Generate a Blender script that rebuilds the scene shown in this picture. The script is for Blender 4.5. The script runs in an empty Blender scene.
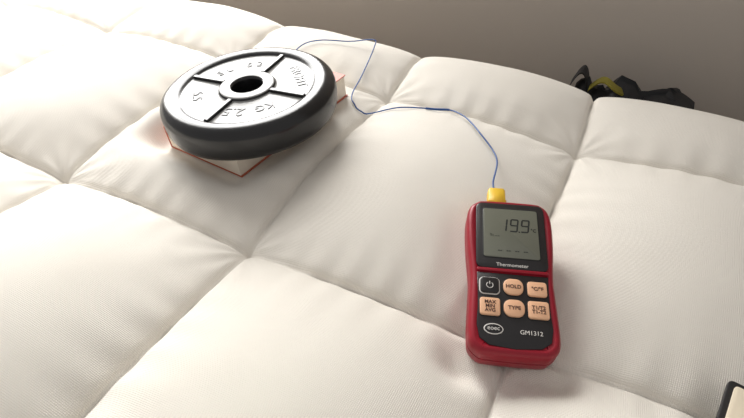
import bpy, math, numpy as np
from mathutils import Vector, Matrix, noise
from mathutils.bvhtree import BVHTree
scene=bpy.context.scene
scene.view_settings.view_transform='Standard'
C=scene.collection
# ---------------------------------------------------------------- helpers
def nodes(name):
    m=bpy.data.materials.new(name); m.use_nodes=True
    nt=m.node_tree; return m,nt,nt.nodes['Principled BSDF']
def mat(name,col,rough=.5,spec=.5,bump=None,metal=0,coat=0,var=None):
    m,nt,b=nodes(name)
    b.inputs['Base Color'].default_value=(*col,1); b.inputs['Roughness'].default_value=rough
    b.inputs['Specular IOR Level'].default_value=spec; b.inputs['Metallic'].default_value=metal
    b.inputs['Coat Weight'].default_value=coat
    tc=nt.nodes.new('ShaderNodeTexCoord')
    if bump:
        n=nt.nodes.new('ShaderNodeTexNoise'); n.inputs['Scale'].default_value=bump[0]; n.inputs['Detail'].default_value=4
        bp=nt.nodes.new('ShaderNodeBump'); bp.inputs['Strength'].default_value=bump[1]; bp.inputs['Distance'].default_value=bump[2]
        nt.links.new(tc.outputs['Object'],n.inputs['Vector']); nt.links.new(n.outputs['Fac'],bp.inputs['Height']); nt.links.new(bp.outputs['Normal'],b.inputs['Normal'])
    if var:
        n2=nt.nodes.new('ShaderNodeTexNoise'); n2.inputs['Scale'].default_value=var[0]; n2.inputs['Detail'].default_value=3
        mx=nt.nodes.new('ShaderNodeMix'); mx.data_type='RGBA'
        mx.inputs[6].default_value=(*col,1); mx.inputs[7].default_value=(*[c*var[1] for c in col],1)
        nt.links.new(tc.outputs['Object'],n2.inputs['Vector']); nt.links.new(n2.outputs['Fac'],mx.inputs[0]); nt.links.new(mx.outputs[2],b.inputs['Base Color'])
    return m
def mk(name,verts,faces,mats,parent=None,smooth=False,midx=None,angle=None):
    me=bpy.data.meshes.new(name); me.from_pydata([tuple(v) for v in verts],[],faces); me.update()
    o=bpy.data.objects.new(name,me); C.objects.link(o)
    for m in (mats if isinstance(mats,list) else [mats]): me.materials.append(m)
    if midx is not None:
        for p,i in zip(me.polygons,midx): p.material_index=i
    if smooth:
        for p in me.polygons: p.use_smooth=True
        if angle: me.set_sharp_from_angle(angle=math.radians(angle))
    if parent: o.parent=parent
    return o
def boxes(name,bl,mats,parent=None,bevel=0):
    V=[];F=[];I=[]
    for bx in bl:
        x0,x1,y0,y1,z0,z1=bx[:6]; mi=bx[6] if len(bx)>6 else 0
        n=len(V)
        V+=[(x0,y0,z0),(x1,y0,z0),(x1,y1,z0),(x0,y1,z0),(x0,y0,z1),(x1,y0,z1),(x1,y1,z1),(x0,y1,z1)]
        F+=[tuple(n+i for i in f) for f in ((3,2,1,0),(4,5,6,7),(0,1,5,4),(1,2,6,5),(2,3,7,6),(3,0,4,7))]; I+=[mi]*6
    o=mk(name,V,F,mats,parent,midx=I)
    if bevel:
        b=o.modifiers.new('bev','BEVEL'); b.width=bevel; b.segments=3
    return o
def empty(name,M):
    e=bpy.data.objects.new(name,None); e.empty_display_size=.02; C.objects.link(e); e.matrix_world=M; return e
def rrect(cx,cy,hw,hh,r,n=6):
    P=[]
    for sx,sy,a0 in ((1,1,0),(-1,1,90),(-1,-1,180),(1,-1,270)):
        for i in range(n+1):
            a=math.radians(a0+90*i/n); P.append((cx+sx*(hw-r)+r*math.cos(a),cy+sy*(hh-r)+r*math.sin(a)))
    return P
def offs(P,d):
    n=len(P);Q=[]
    for i in range(n):
        ax,ay=P[i-1];bx,by=P[(i+1)%n];tx,ty=bx-ax,by-ay;l=math.hypot(tx,ty) or 1
        Q.append((P[i][0]-ty/l*d*1.0,P[i][1]+tx/l*d*1.0))   # CCW: inward
    return Q
def loft(name,P,levels,m,parent=None,smooth=True,angle=50):
    """levels: list of (inset,z)"""
    n=len(P);V=[];F=[]
    for ins,z in levels:
        V+=[(x,y,z) for x,y in offs(P,ins)]
    for k in range(len(levels)-1):
        for i in range(n):
            j=(i+1)%n; F.append((k*n+i,k*n+j,(k+1)*n+j,(k+1)*n+i))
    F.append(tuple(reversed(range(n)))); F.append(tuple(range((len(levels)-1)*n,len(levels)*n)))
    return mk(name,V,F,m,parent,smooth,angle=angle)
def pad(name,P,z0,z1,m,parent,b=.0004):
    return loft(name,P,[(0,z0),(0,z1-b),(b*.3,z1-b*.3),(b,z1)],m,parent)
def text(name,s,size,loc,m,parent,rot=0,ext=.00015,sx=1,fat=0):
    cu=bpy.data.curves.new(name,'FONT'); cu.body=s; cu.size=size; cu.align_x='CENTER'; cu.align_y='CENTER'; cu.extrude=ext; cu.space_line=.85; cu.offset=fat
    t=bpy.data.objects.new(name+'_t',cu); C.objects.link(t)
    bpy.context.view_layer.update()
    me=bpy.data.meshes.new_from_object(t.evaluated_get(bpy.context.evaluated_depsgraph_get()))
    bpy.data.objects.remove(t)
    o=bpy.data.objects.new(name,me); C.objects.link(o); me.materials.clear(); me.materials.append(m)
    o.parent=parent; o.location=loc; o.rotation_euler=(0,0,rot); o.scale=(sx,1,1); return o
def tube(name,pts,r,m,parent=None,res=8):
    cu=bpy.data.curves.new(name,'CURVE'); cu.dimensions='3D'; cu.bevel_depth=r; cu.bevel_resolution=3; cu.resolution_u=res; cu.use_fill_caps=True
    sp=cu.splines.new('BEZIER'); sp.bezier_points.add(len(pts)-1)
    for bp,p in zip(sp.bezier_points,pts): bp.co=p; bp.handle_left_type=bp.handle_right_type='AUTO'
    t=bpy.data.objects.new(name+'_c',cu); C.objects.link(t); bpy.context.view_layer.update()
    me=bpy.data.meshes.new_from_object(t.evaluated_get(bpy.context.evaluated_depsgraph_get())); bpy.data.objects.remove(t)
    o=bpy.data.objects.new(name,me); C.objects.link(o); me.materials.clear(); me.materials.append(m)
    for p in me.polygons: p.use_smooth=True
    if parent: o.parent=parent
    return o
# ---------------------------------------------------------------- frames
ROT=-math.atan2(.11,.22)
O=Vector((-.1165,.349,0))
MW=Matrix.Translation(O)@Matrix.Rotation(ROT,4,'Z')
# ---------------------------------------------------------------- object placements
TILT=math.radians(12)
DS=.95
M_dev=Matrix.Translation((.1115,.2905,.020))@Matrix.Rotation(math.radians(-6.5),4,'Z')@Matrix.Rotation(TILT,4,'X')
M_stack=Matrix.Translation((-.1320,.533,.0085))@Matrix.Rotation(math.radians(-5),4,'Y')
BA=math.radians(54.9)
M_book=M_stack@Matrix.Translation((-.0010,.031,0))@Matrix.Rotation(BA,4,'Z')
NA=math.atan2(.79,.61)
M_note=Matrix.Translation((.2440,.1965,.034))@Matrix.Rotation(NA-math.pi/2,4,'Z')
presses=[ (M_dev,-.035,.035,-.070,.070,.014),
          (M_book,-.095,.095,-.059,.059,.028),
          (M_note,0,.14,-.2,0,.02)]
# ---------------------------------------------------------------- mattress
PS,PT=.245,.30
def dens(a,b,c,d,f,g):
    return np.concatenate([np.arange(a,b,g),np.arange(b,c,f),np.arange(c,d,g),[d]])
S=dens(-7*PS,-.80,.70,5*PS,.0025,.0125); T=dens(-.90,-.28,.556,.557,.0025,.0125)
sg,tg=np.meshgrid(S,T,indexing='ij')
def nz(x,y,sc,seed,oct=3):
    out=np.zeros_like(x);amp=1
    r=np.random.default_rng(seed)
    for o in range(oct):
        for k in range(5):
            a=r.uniform(0,2*np.pi);f=sc*(1.9**o)*r.uniform(.7,1.3);ph=r.uniform(0,6.28)
            out+=amp*np.sin(f*(x*np.cos(a)+y*np.sin(a))+ph)
        amp*=.5
    return out/5
ws=sg+.007*nz(sg,tg,12,1); wt=tg+.007*nz(sg,tg,12,2)
u=ws/PS; v=wt/PT
su=np.abs(np.sin(np.pi*u)); sv=np.abs(np.sin(np.pi*v))
ds=np.abs(u-np.round(u))*PS; dt=np.abs(v-np.round(v))*PT
puff=.034*(np.maximum(su,1e-6)**.62)*(np.maximum(sv,1e-6)**.62)
base=.009*(su**.9+sv**.9-su**.9*sv**.9)
edge=np.clip((tg-.33)/.08,0,1)      # flatter, stuffed border along the back edge
puff=puff*(1-edge)+edge*.020*(np.maximum(su,1e-6)**.28)*(np.maximum(sv,1e-6)**.5)
ci=np.floor(u).astype(int); cj=np.floor(v).astype(int)
pk1=np.sin(2*np.pi*(wt/.034+.5*nz(sg,tg,9,5)+ .8*ci))*np.exp(-ds/.020)*(1-np.exp(-ds/.004))*sv
pk2=np.sin(2*np.pi*(ws/.031+.5*nz(sg,tg,9,6)+ .8*cj))*np.exp(-dt/.020)*(1-np.exp(-dt/.004))*su
dr=np.sqrt(ds**2+dt**2); ang=np.arctan2((v-np.round(v))*PT,(u-np.round(u))*PS)
rad=np.sin(ang*11+3*nz(sg,tg,4,8))*np.exp(-dr/.035)*(1-np.exp(-dr/.008))
h=puff+base+.0014*pk1+.0014*pk2+.0014*rad+.0030*nz(sg,tg,16,9,2)+.0005*nz(sg,tg,60,10,2)*np.minimum(1,dr/.05)
h+= -.004*np.exp(-(dr/.010)**2) -.0026*np.exp(-(ds/.003)**2)-.0026*np.exp(-(dt/.003)**2)
R=.075
def fold(w,lo,hi):
    off=w.copy();drop=np.zeros_like(w);tx=np.zeros_like(w)
    for e,sg_ in ((hi,1),(lo,-1)):
        x=(w-e)*sg_; m=x>0; a=np.clip(x/R,0,np.pi/2); rest=np.clip(x-R*np.pi/2,0,None)
        off=np.where(m,e+sg_*R*np.sin(a),off); drop=np.where(m,R*(1-np.cos(a))+rest,drop); tx=np.where(m,sg_*np.sin(a),tx)
    return off,drop,tx
so,sd,sn=fold(sg,-7*PS+.17,5*PS-.17); to,td,tn=fold(tg,-.73,.385)
nzc=np.sqrt(np.clip(1-sn**2,0,1))*np.sqrt(np.clip(1-tn**2,0,1))
ln=np.sqrt(sn**2+tn**2+nzc**2)+1e-9
X=so+h*sn/ln; Y=to+h*tn/ln; Z=-np.minimum(np.maximum(sd,td),.127)+h*nzc/ln
c,s_=math.cos(ROT),math.sin(ROT)
WX=O.x+X*c-Y*s_; WY=O.y+X*s_+Y*c
for M,x0,x1,y0,y1,fall in presses:
    Mi=M.inverted(); n=M.to_3x3()@Vector((0,0,1)); p=M.translation
    lx=Mi[0][0]*WX+Mi[0][1]*WY+Mi[0][2]*Z+Mi[0][3]; ly=Mi[1][0]*WX+Mi[1][1]*WY+Mi[1][2]*Z+Mi[1][3]
    pl=p.z-(n.x*(WX-p.x)+n.y*(WY-p.y))/n.z-.0005
    dx=np.maximum(np.maximum(x0-lx,lx-x1),0); dy=np.maximum(np.maximum(y0-ly,ly-y1),0)
    d=np.maximum(np.sqrt(dx**2+dy**2)-.003,0); w=np.exp(-(d/fall)**2)
    Z=Z-w*np.maximum(0,Z-pl)
ni,nj=sg.shape
co=np.stack([X,Y,Z],-1).reshape(-1,3)
idx=np.arange(ni*nj).reshape(ni,nj)
f=np.stack([idx[:-1,:-1],idx[1:,:-1],idx[1:,1:],idx[:-1,1:]],-1).reshape(-1,4)
m_fab,nt,b=nodes('cream_fabric')
b.inputs['Roughness'].default_value=.9; b.inputs['Specular IOR Level'].default_value=.15
b.inputs['Sheen Weight'].default_value=.15
tc=nt.nodes.new('ShaderNodeTexCoord')
n1=nt.nodes.new('ShaderNodeTexNoise'); n1.inputs['Scale'].default_value=9; n1.inputs['Detail'].default_value=4
mx=nt.nodes.new('ShaderNodeMix'); mx.data_type='RGBA'; mx.inputs[6].default_value=(.83,.79,.72,1); mx.inputs[7].default_value=(.77,.725,.65,1)
w1=nt.nodes.new('ShaderNodeTexWave'); w1.inputs['Scale'].default_value=230; w1.inputs['Distortion'].default_value=1.5; w1.bands_direction='X'
w2=nt.nodes.new('ShaderNodeTexWave'); w2.inputs['Scale'].default_value=230; w2.inputs['Distortion'].default_value=1.5; w2.bands_direction='Y'
ad=nt.nodes.new('ShaderNodeMath'); ad.operation='ADD'
n3=nt.nodes.new('ShaderNodeTexNoise'); n3.inputs['Scale'].default_value=450; n3.inputs['Detail'].default_value=3
ad2=nt.nodes.new('ShaderNodeMath'); ad2.operation='ADD'
bp=nt.nodes.new('ShaderNodeBump'); bp.inputs['Strength'].default_value=.4; bp.inputs['Distance'].default_value=.0006
L=nt.links.new
for n in (n1,w1,w2,n3): L(tc.outputs['Object'],n.inputs['Vector'])
L(n1.outputs['Fac'],mx.inputs[0]); L(mx.outputs[2],b.inputs['Base Color'])
L(w1.outputs['Fac'],ad.inputs[0]); L(w2.outputs['Fac'],ad.inputs[1]); L(ad.outputs[0],ad2.inputs[0]); L(n3.outputs['Fac'],ad2.inputs[1])
L(ad2.outputs[0],bp.inputs['Height']); L(bp.outputs['Normal'],b.inputs['Normal'])
matt=mk('futon_mattress',co.tolist(),f.tolist(),m_fab,smooth=True); matt.matrix_world=MW
bvh=BVHTree.FromPolygons([MW@Vector(v) for v in co.tolist()],f.tolist())
def ground(x,y):
    r=bvh.ray_cast(Vector((x,y,1)),Vector((0,0,-1))); return r[0].z if r[0] else 0
# ---------------------------------------------------------------- bed base, room
m_wood=mat('dark_wood',(.10,.06,.035),.45,bump=(30,.2,.002),var=(6,.6))
bf=empty('bed_base',MW)
boxes('platform',[(-1.66,1.17,-.85,.46,-.20,-.129)],m_wood,bf,.004)
boxes('legs',[(x,x+.07,y,y+.07,-.45,-.20) for x in(-1.6,-.3,1.05) for y in(-.80,.37)],m_wood,bf,.003)
m_wall=mat('wall_paint',(.58,.525,.465),.85,.2,bump=(120,.15,.001))
wl=.78
wallo=boxes('wall_back',[(-3.2,2.6,wl,wl+.14,-.45,.16),(-3.2,2.6,wl,wl+.14,1.45,2.0),(-3.2,-2.2,wl,wl+.14,.16,1.45),(-.35,2.6,wl,wl+.14,.16,1.45)],m_wall); wallo.matrix_world=MW
m_floor,nt,b=nodes('floor_boards'); b.inputs['Roughness'].default_value=.4
tc=nt.nodes.new('ShaderNodeTexCoord'); br=nt.nodes.new('ShaderNodeTexBrick'); br.inputs['Scale'].default_value=1.5; br.inputs['Color1'].default_value=(.28,.17,.09,1); br.inputs['Color2'].default_value=(.22,.13,.07,1); br.inputs['Mortar'].default_value=(.05,.03,.02,1); br.inputs['Mortar Size'].default_value=.004; br.inputs['Brick Width'].default_value=1.2; br.inputs['Row Height'].default_value=.15
nt.links.new(tc.outputs['Object'],br.inputs['Vector']); nt.links.new(br.outputs['Color'],b.inputs['Base Color'])
fl=boxes('floor',[(-3.2,2.6,-2.6,wl+.14,-.5,-.45)],m_floor); fl.matrix_world=MW
m_white=mat('white_trim',(.8,.79,.76),.4)
bb=boxes('baseboard_back',[(-3.2,2.6,wl-.015,wl,-.45,-.37)],m_white,bevel=.003); bb.matrix_world=MW
wn=empty('window_1',MW)
x0,x1,z0,z1=-2.2,-.35,.16,1.45
boxes('frame',[(x0,x1,wl+.04,wl+.09,z0,z0+.05),(x0,x1,wl+.04,wl+.09,z1-.05,z1),(x0,x0+.05,wl+.04,wl+.09,z0+.05,z1-.05),(x1-.05,x1,wl+.04,wl+.09,z0+.05,z1-.05),((x0+x1)/2-.03,(x0+x1)/2+.03,wl+.04,wl+.09,z0+.05,z1-.05)],m_white,wn,.004)
boxes('sill',[(x0-.04,x1+.04,wl-.03,wl+.04,z0-.02,z0)],m_white,wn,.004)
# ---------------------------------------------------------------- bag in the gap
m_bag=mat('black_nylon',(.012,.012,.014),.6,.4,bump=(60,.5,.003))
m_yel=mat('yellow_green_webbing',(.20,.17,.015),.6,bump=(400,.4,.001))
bag=empty('black_bag',MW@Matrix.Translation((.290,.640,-.45)))
BZ=.370
V=[];F=[];nu,nv=48,40
for j in range(nv+1):
    q=j/nv
    for i in range(nu):
        a=2*math.pi*i/nu; cx=abs(math.cos(a))**.55*math.copysign(1,math.cos(a)); cy=abs(math.sin(a))**.6*math.copysign(1,math.sin(a))
        wx=.098*(1-.08*q); wy=.062*(1-.35*q**2)
        if q>.93: k=(q-.93)/.07; wx*=1-.25*k*k; wy*=1-.8*k*k
        if q<.05: wx*=.9+.1*q/.05; wy*=.85+.15*q/.05
        zt=BZ+.012*math.sin(cx*6+2.6)+(.007*math.sin(cx*17+1))
        p=Vector((wx*cx,wy*cy,q*zt)); d=noise.noise(p*25)*.006+noise.noise(p*60)*.003
        V.append((p.x+cx*d,p.y+cy*d*.8,p.z+(d if q>.1 else 0)))
for j in range(nv):
    for i in range(nu):
        k=(i+1)%nu; F.append((j*nu+i,j*nu+k,(j+1)*nu+k,(j+1)*nu+i))
F.append(tuple(reversed(range(nu)))); F.append(tuple(range(nv*nu,(nv+1)*nu)))
mk('body',V,F,m_bag,bag,True)
def ribbon(name,pts,w,m,parent):
    V=[];F=[]
    for k,p in enumerate(pts):
        p=Vector(p); V+=[(p.x,p.y-w/2,p.z),(p.x,p.y+w/2,p.z),(p.x,p.y+w/2,p.z-.003),(p.x,p.y-w/2,p.z-.003)]
    for k in range(len(pts)-1):
        for i in range(4): F.append((4*k+i,4*k+(i+1)%4,4*k+4+(i+1)%4,4*k+4+i))
    F+= [(3,2,1,0),tuple(4*len(pts)-4+i for i in range(4))]
    return mk(name,V,F,m,parent,True,angle=40)
ribbon('strap',[(-.066+.060*k/14,-.02+.012*math.sin(k*.5),BZ-.001+.018*math.sin(math.pi*k/14)) for k in range(15)],.020,m_yel,bag)
ribbon('top_loop',[(-.098+.030*k/10,0,BZ-.01+.030*math.sin(math.pi*k/10)) for k in range(11)],.03,m_bag,bag)
ribbon('flap',[(.02+.075*k/10,-.01,BZ-.005+.014*math.sin(math.pi*k/10)) for k in range(11)],.05,m_bag,bag)
# ---------------------------------------------------------------- book
m_cover=mat('red_cover',(.50,.12,.06),.45); m_page=mat('pages',(.86,.78,.66),.8,bump=(300,.4,.001)) 
book=empty('paperback_book',M_book)
TH=.029
boxes('pages',[(-.094,.094,-.057,.058,.0012,TH-.0012)],m_page,book)
boxes('cover',[(-.095,.095,-.059,.059,0,.0012),(-.095,.095,-.059,.059,TH-.0012,TH),(-.095,.095,.058,.059,.0012,TH-.0012)],m_cover,book)
# ---------------------------------------------------------------- weight plate
m_pl=mat('black_vinyl',(.010,.010,.011),.24,.5,bump=(90,.12,.0012))
m_pf=mat('vinyl_face_painted_reflection',(.30,.30,.29),.30,.6,bump=(250,.15,.0006))  # black vinyl; window reflection on hub and recess painted in as grey
plate=empty('weight_plate',M_stack@Matrix.Translation((0,0,TH+.0005)))
prof=[(.0165,.0),(.0165,.038),(.0172,.0405),(.019,.0418),(.029,.0418),(.0305,.041),(.0315,.0385),(.0335,.0375),(.071,.0375),(.0735,.0383),(.0750,.0398),(.0775,.0412),(.081,.0421),(.086,.0421),(.0900,.0410),(.0938,.0380),(.0965,.0340),(.0975,.029),(.0975,.017),(.0968,.010),(.0945,.004),(.090,.001),(.085,0)]
PZ=.89
prof=[(r,z*PZ) for r,z in prof]
N=160;V=[];F=[];I=[]
for r,z in prof:
    V+=[(r*math.cos(2*math.pi*i/N),r*math.sin(2*math.pi*i/N),z) for i in range(N)]
n=len(prof)
for k in range(n):
    for i in range(N):
        j=(i+1)%N; k2=(k+1)%n; F.append((k*N+i,k2*N+i,k2*N+j,k*N+j)[::-1]); I.append(1 if k in(3,4,6,7,8) else 0)
mk('disc',V,F,[m_pl,m_pf],plate,True,midx=I,angle=60)
for q in range(4):
    a=math.radians(65+90*q)
    o=boxes('rib_%d'%(q+1),[(.031,.074,-.0026,.0026,.032,.0368)],m_pl,plate,.0008); o.rotation_euler=(0,0,a)
m_em=mat('embossed_grey',(.08,.08,.08),.4)
ZT=.0375*PZ+.0002
def arc_text(s,r,a0,size,step):
    n=len(s)
    for k,ch in enumerate(s):
        if ch==' ':continue
        a=a0-(k-(n-1)/2)*step
        text('letter_%s_%d'%(ch.lower(),k),ch,size,(r*math.cos(math.radians(a)),r*math.sin(math.radians(a)),ZT),m_em,plate,math.radians(a-90),.0005)
arc_text('SL 52',.053,110,.015,13)
text('mark_weight','2.5',.020,(-.006,-.050,ZT),m_em,plate,math.radians(170),.0005)
text('mark_kg','KG',.016,(.026,-.045,ZT),m_em,plate,math.radians(200),.0005)
text('mark_left','5.5',.016,(-.054,-.012,ZT),m_em,plate,math.radians(-80),.0005)
text('mark_right','PROFIT',.0155,(.0550,.016,ZT),m_pl,plate,math.radians(-72),.0005,fat=.0003)
for k,(a,b_) in enumerate((((-.025,-.0085),(.025,-.0075)),((-.025,.0075),(.025,.0085)))):
    o=boxes('mark_border_%d'%(k+1),[(a[0],b_[0],a[1],b_[1],ZT-.0006,ZT+.0004)],m_pl,plate); o.location=(.0550,.016,0); o.rotation_euler=(0,0,math.radians(-72))
# ---------------------------------------------------------------- thermometer
m_red=mat('red_rubber',(.30,.006,.020),.38,.4,bump=(500,.06,.0003))
m_blk=mat('black_plastic',(.015,.013,.014),.35,.5)
m_dark=mat('dark_gap',(.006,.006,.006),.6)
m_lcd=mat('lcd_glass',(.15,.155,.12),.25,.5,coat=.3)
m_seg=mat('lcd_segment',(.012,.014,.012),.5)
m_but=mat('peach_button',(.82,.47,.28),.5)
m_prt=mat('pale_print',(.75,.72,.68),.5)
m_ink=mat('button_ink',(.08,.03,.02),.6)
m_yp=mat('yellow_plug',(.80,.50,.03),.4)
dev=empty('digital_thermometer',M_dev@Matrix.Scale(DS,4))
half=[(.020,-.0735),(.029,-.0708),(.0345,-.0645),(.0358,-.055),(.0355,-.040),(.0348,-.022),(.0344,-.008),(.0352,.006),(.0366,.022),(.0374,.040),(.0372,.054),(.0352,.0645),(.0295,.0710),(.020,.0735)]
def catm(P,m=6):
    Q=[]
    n=len(P)
    for i in range(n):
        p0,p1,p2,p3=[Vector(P[(i+k-1)%n]) for k in range(4)]
        for k in range(m):
            t=k/m; Q.append(tuple(.5*((2*p1)+(-p0+p2)*t+(2*p0-5*p1+4*p2-p3)*t*t+(-p0+3*p1-3*p2+p3)*t**3)))
    return Q
full=half+[(-x,y) for x,y in reversed(half)]
OUT=catm(full,5)
loft('shell',OUT,[(.006,0),(.003,.0008),(.0008,.004),(0,.010),(0,.0150),(.0012,.0154),(.0012,.0164),(0,.0168),(0,.0235),(.0006,.0268),(.0020,.0292),(.0040,.0303),(.0055,.0300),(.0066,.0295)],m_red,dev)
zf=.0295
pad('screen_bezel',rrect(0,.0345,.0298,.0340,.006),zf-.001,zf+.0022,m_blk,dev,.001)
pad('lcd_recess',rrect(.0,.0365,.0245,.0262,.003),zf+.002,zf+.0024,m_dark,dev,.0002)
pad('lcd',rrect(0,.0365,.0235,.0252,.002),zf+.0022,zf+.0026,m_lcd,dev,.0002)
kp=[(.029,-.0035),(.0285,-.018),(.0285,-.035),(.0295,-.050),(.0275,-.061),(.020,-.0665),(.0,-.0685)]
KP=[(x,y) for x,y in reversed(kp)]
KP=KP+[(-x,y) for x,y in kp[:-1]]
pad('keypad_panel',KP,zf-.001,zf+.0010,m_blk,dev,.0006)
pad('divider',rrect(0,-.0010,.029,.0014,.001),zf,zf+.0026,m_red,dev,.0006)
zl=zf+.0027
def seg7(ch,cx,cy,w,hh,th,nm):
    on={'0':'abcdef','1':'bc','9':'abcfgd','C':'adef'}[ch]
    sk=.12
    R_={'a':(0,hh,w,th,0),'d':(0,-hh,w,th,0),'g':(0,0,w,th,0),'b':(w/1,hh/2,th,hh/2,1),'c':(w,-hh/2,th,hh/2,1),'f':(-w,hh/2,th,hh/2,1),'e':(-w,-hh/2,th,hh/2,1)}
    V=[];F=[]
    for s in on:
        x,y,a,b_,vv=R_[s]; g=th*.5
        if vv: P=[(x-th,y-b_+g),(x,y-b_),(x+th,y-b_+g),(x+th,y+b_-g),(x,y+b_),(x-th,y+b_-g)]
        else: P=[(x-a+g,y-th),(x+a-g,y-th),(x+a,y),(x+a-g,y+th),(x-a+g,y+th),(x-a,y)]
        k=len(V); V+=[(cx+px+(py)*sk,cy+py,zl) for px,py in P]; F.append(tuple(range(k,k+6)))
    mk(nm,V,F,m_seg,dev)
seg7('1',-.0065,.0445,.0030,.0062,.0007,'digit_1'); seg7('9',.0030,.0445,.0030,.0062,.0007,'digit_2'); seg7('9',.0125,.0445,.0030,.0062,.0007,'digit_3')
pad('decimal_point',rrect(.0073,.0382,.0007,.0007,.0003),zl-.0002,zl,m_seg,dev,.0001)
text('unit_mark','°C',.0045,(.0195,.0405,zl),m_seg,dev)
text('channel_mark','T1 --.-',.0032,(-.0140,.0330,zl),m_seg,dev)
text('bar_marks','--  --  --  --',.006,(.001,.0185,zl),m_seg,dev)
text('label','Thermometer',.0046,(0,.0042,zf+.0022),m_prt,dev)
def button(nm,x,y,hw,hh,r,s,size,dark=False):
    z=zf+.0008
    pad(nm+'_surround',rrect(x,y,hw+.0009,hh+.0009,r+.001),z,z+.0006,m_prt if dark else m_dark,dev,.0002)
    pad(nm,rrect(x,y,hw,hh,r),z,z+.0022,m_blk if dark else m_but,dev,.0007)
    if s: text(nm+'_text',s,size,(x,y,z+.0023),m_prt if dark else m_ink,dev,fat=.00008)
bx=.0190
button('button_power',-bx,-.0160,.0075,.0070,.003,None,.0,True)
button('button_hold',0,-.0160,.0080,.0072,.0060,'HOLD',.0045)
button('button_unit',bx,-.0165,.0077,.0066,.0025,'°C/°F',.0043)
button('button_max',-bx,-.0350,.0080,.0076,.0022,'MAX\nMIN\nAVG',.0042)
button('button_type',0,-.0350,.0082,.0074,.0060,'TYPE',.0045)
button('button_channel',bx,-.0350,.0082,.0076,.0022,'T1/T2\nT1-T2',.0043)
pts=[(-bx+.0026*math.sin(a),-.0163+.0026*math.cos(a),zf+.0031) for a in [math.radians(35+290*k/16) for k in range(17)]]
tube('power_icon_ring',pts,.0003,m_prt,dev); tube('power_icon_bar',[(-bx,-.0155,zf+.0031),(-bx,-.0128,zf+.0031)],.0003,m_prt,dev)
el=[(-.0165+.0076*math.cos(a),-.0535+.0046*math.sin(a)) for a in [2*math.pi*k/32 for k in range(32)]]
pad('logo_oval',el,zf+.0008,zf+.0013,m_prt,dev,.0001)
el2=[(-.0165+.0068*math.cos(a),-.0535+.0038*math.sin(a)) for a in [2*math.pi*k/32 for k in range(32)]]
pad('logo_inner',el2,zf+.0010,zf+.0015,m_blk,dev,.0001)
text('logo_text','eoec',.0050,(-.0165,-.0530,zf+.0016),m_prt,dev)
text('type_text','GM1312',.0050,(.0125,-.0545,zf+.0012),m_prt,dev)
loft('plug',[(x-.010,y) for x,y in [(-.0055,.0715),(.0055,.0715),(.0080,.0735),(.0088,.0765),(.0078,.0775),(.0078,.0880),(.0062,.0905),(-.0062,.0905),(-.0078,.0880),(-.0078,.0775),(-.0088,.0765),(-.0080,.0735)]],[(.0012,.0150),(0,.0162),(0,.0258),(.0012,.0270)],m_yp,dev)
# ---------------------------------------------------------------- wire
m_bl=mat('blue_insulation',(.015,.075,.27),.4)
MD=M_dev@Matrix.Scale(DS,4)
ps=MD@Vector((-.010,.0895,.021))
raw=[(.1273,.4457,.004),(.1163,.4907,.005),(.1077,.535,.004),(.0955,.5614,.003),(.078,.566,.002),(.0339,.5728,.002),(-.0085,.5728,.002),(-.022,.5822,.003),(-.0251,.6041,.003),(-.0133,.6569,.004),(.0028,.7098,.009),(.0020,.7253,.013),(-.0317,.7319,.005),(-.075,.738,.003),(-.1026,.7249,.003),(-.125,.690,.004)]
key=[(ps.x,ps.y,0,ps.z),(ps.x-.0005,ps.y+.012,0,ps.z+.001)]+[(x,y,l,None) for x,y,l in raw]
key=[Vector((k[0],k[1],k[3] if k[3] is not None else ground(k[0],k[1])+.001+k[2])) for k in key]
pts=[]
for i in range(len(key)-1):
    p0=key[max(i-1,0)];p1=key[i];p2=key[i+1];p3=key[min(i+2,len(key)-1)]
    for k in range(6):
        t=k/6; p=.5*((2*p1)+(-p0+p2)*t+(2*p0-5*p1+4*p2-p3)*t*t+(-p0+3*p1-3*p2+p3)*t**3)
        if i>0: p.z=max(p.z,ground(p.x,p.y)+.0020)
        pts.append(tuple(p))
pts.append(tuple(key[-1]))
wr=empty('thermocouple_wire',Matrix.Identity(4))
tube('lead',pts,.00085,m_bl,wr,3)
tube('sleeve',pts[31:39],.0014,m_bl,wr,3)
# ---------------------------------------------------------------- notebook
nb=empty('notebook',M_note)
m_nc=mat('black_card',(.01,.01,.011),.5); m_np=mat('cream_paper',(.74,.65,.50),.8)
loft('cover',rrect(.07,-.1,.07,.1,.004),[(0,0),(0,.003),(.0006,.0034)],m_nc,nb)
loft('page_block',rrect(.0715,-.1015,.0675,.0975,.003),[(0,.003),(0,.0046),(.0004,.0049)],m_np,nb)
# ---------------------------------------------------------------- light
W=bpy.data.worlds.new('world'); scene.world=W; W.use_nodes=True
W.node_tree.nodes['Background'].inputs[0].default_value=(1,.97,.95,1); W.node_tree.nodes['Background'].inputs[1].default_value=.48
ld=bpy.data.lights.new('window_daylight','AREA'); ld.shape='RECTANGLE'; ld.size=1.75; ld.size_y=1.2; ld.energy=96; ld.color=(1,.99,.97)
lo=bpy.data.objects.new('window_daylight',ld); C.objects.link(lo)
lo.matrix_world=MW@Matrix.Translation(((x0+x1)/2,wl+.11,(z0+z1)/2))@Matrix.Rotation(math.radians(-90),4,'X')
# ---------------------------------------------------------------- camera
cd=bpy.data.cameras.new('camera'); cam=bpy.data.objects.new('camera',cd); C.objects.link(cam)
cd.sensor_width=36; cd.lens=540/744*36; cd.clip_start=.01
cam.location=(0,0,.37); cam.rotation_euler=(math.radians(90-42),0,0)
scene.camera=cam
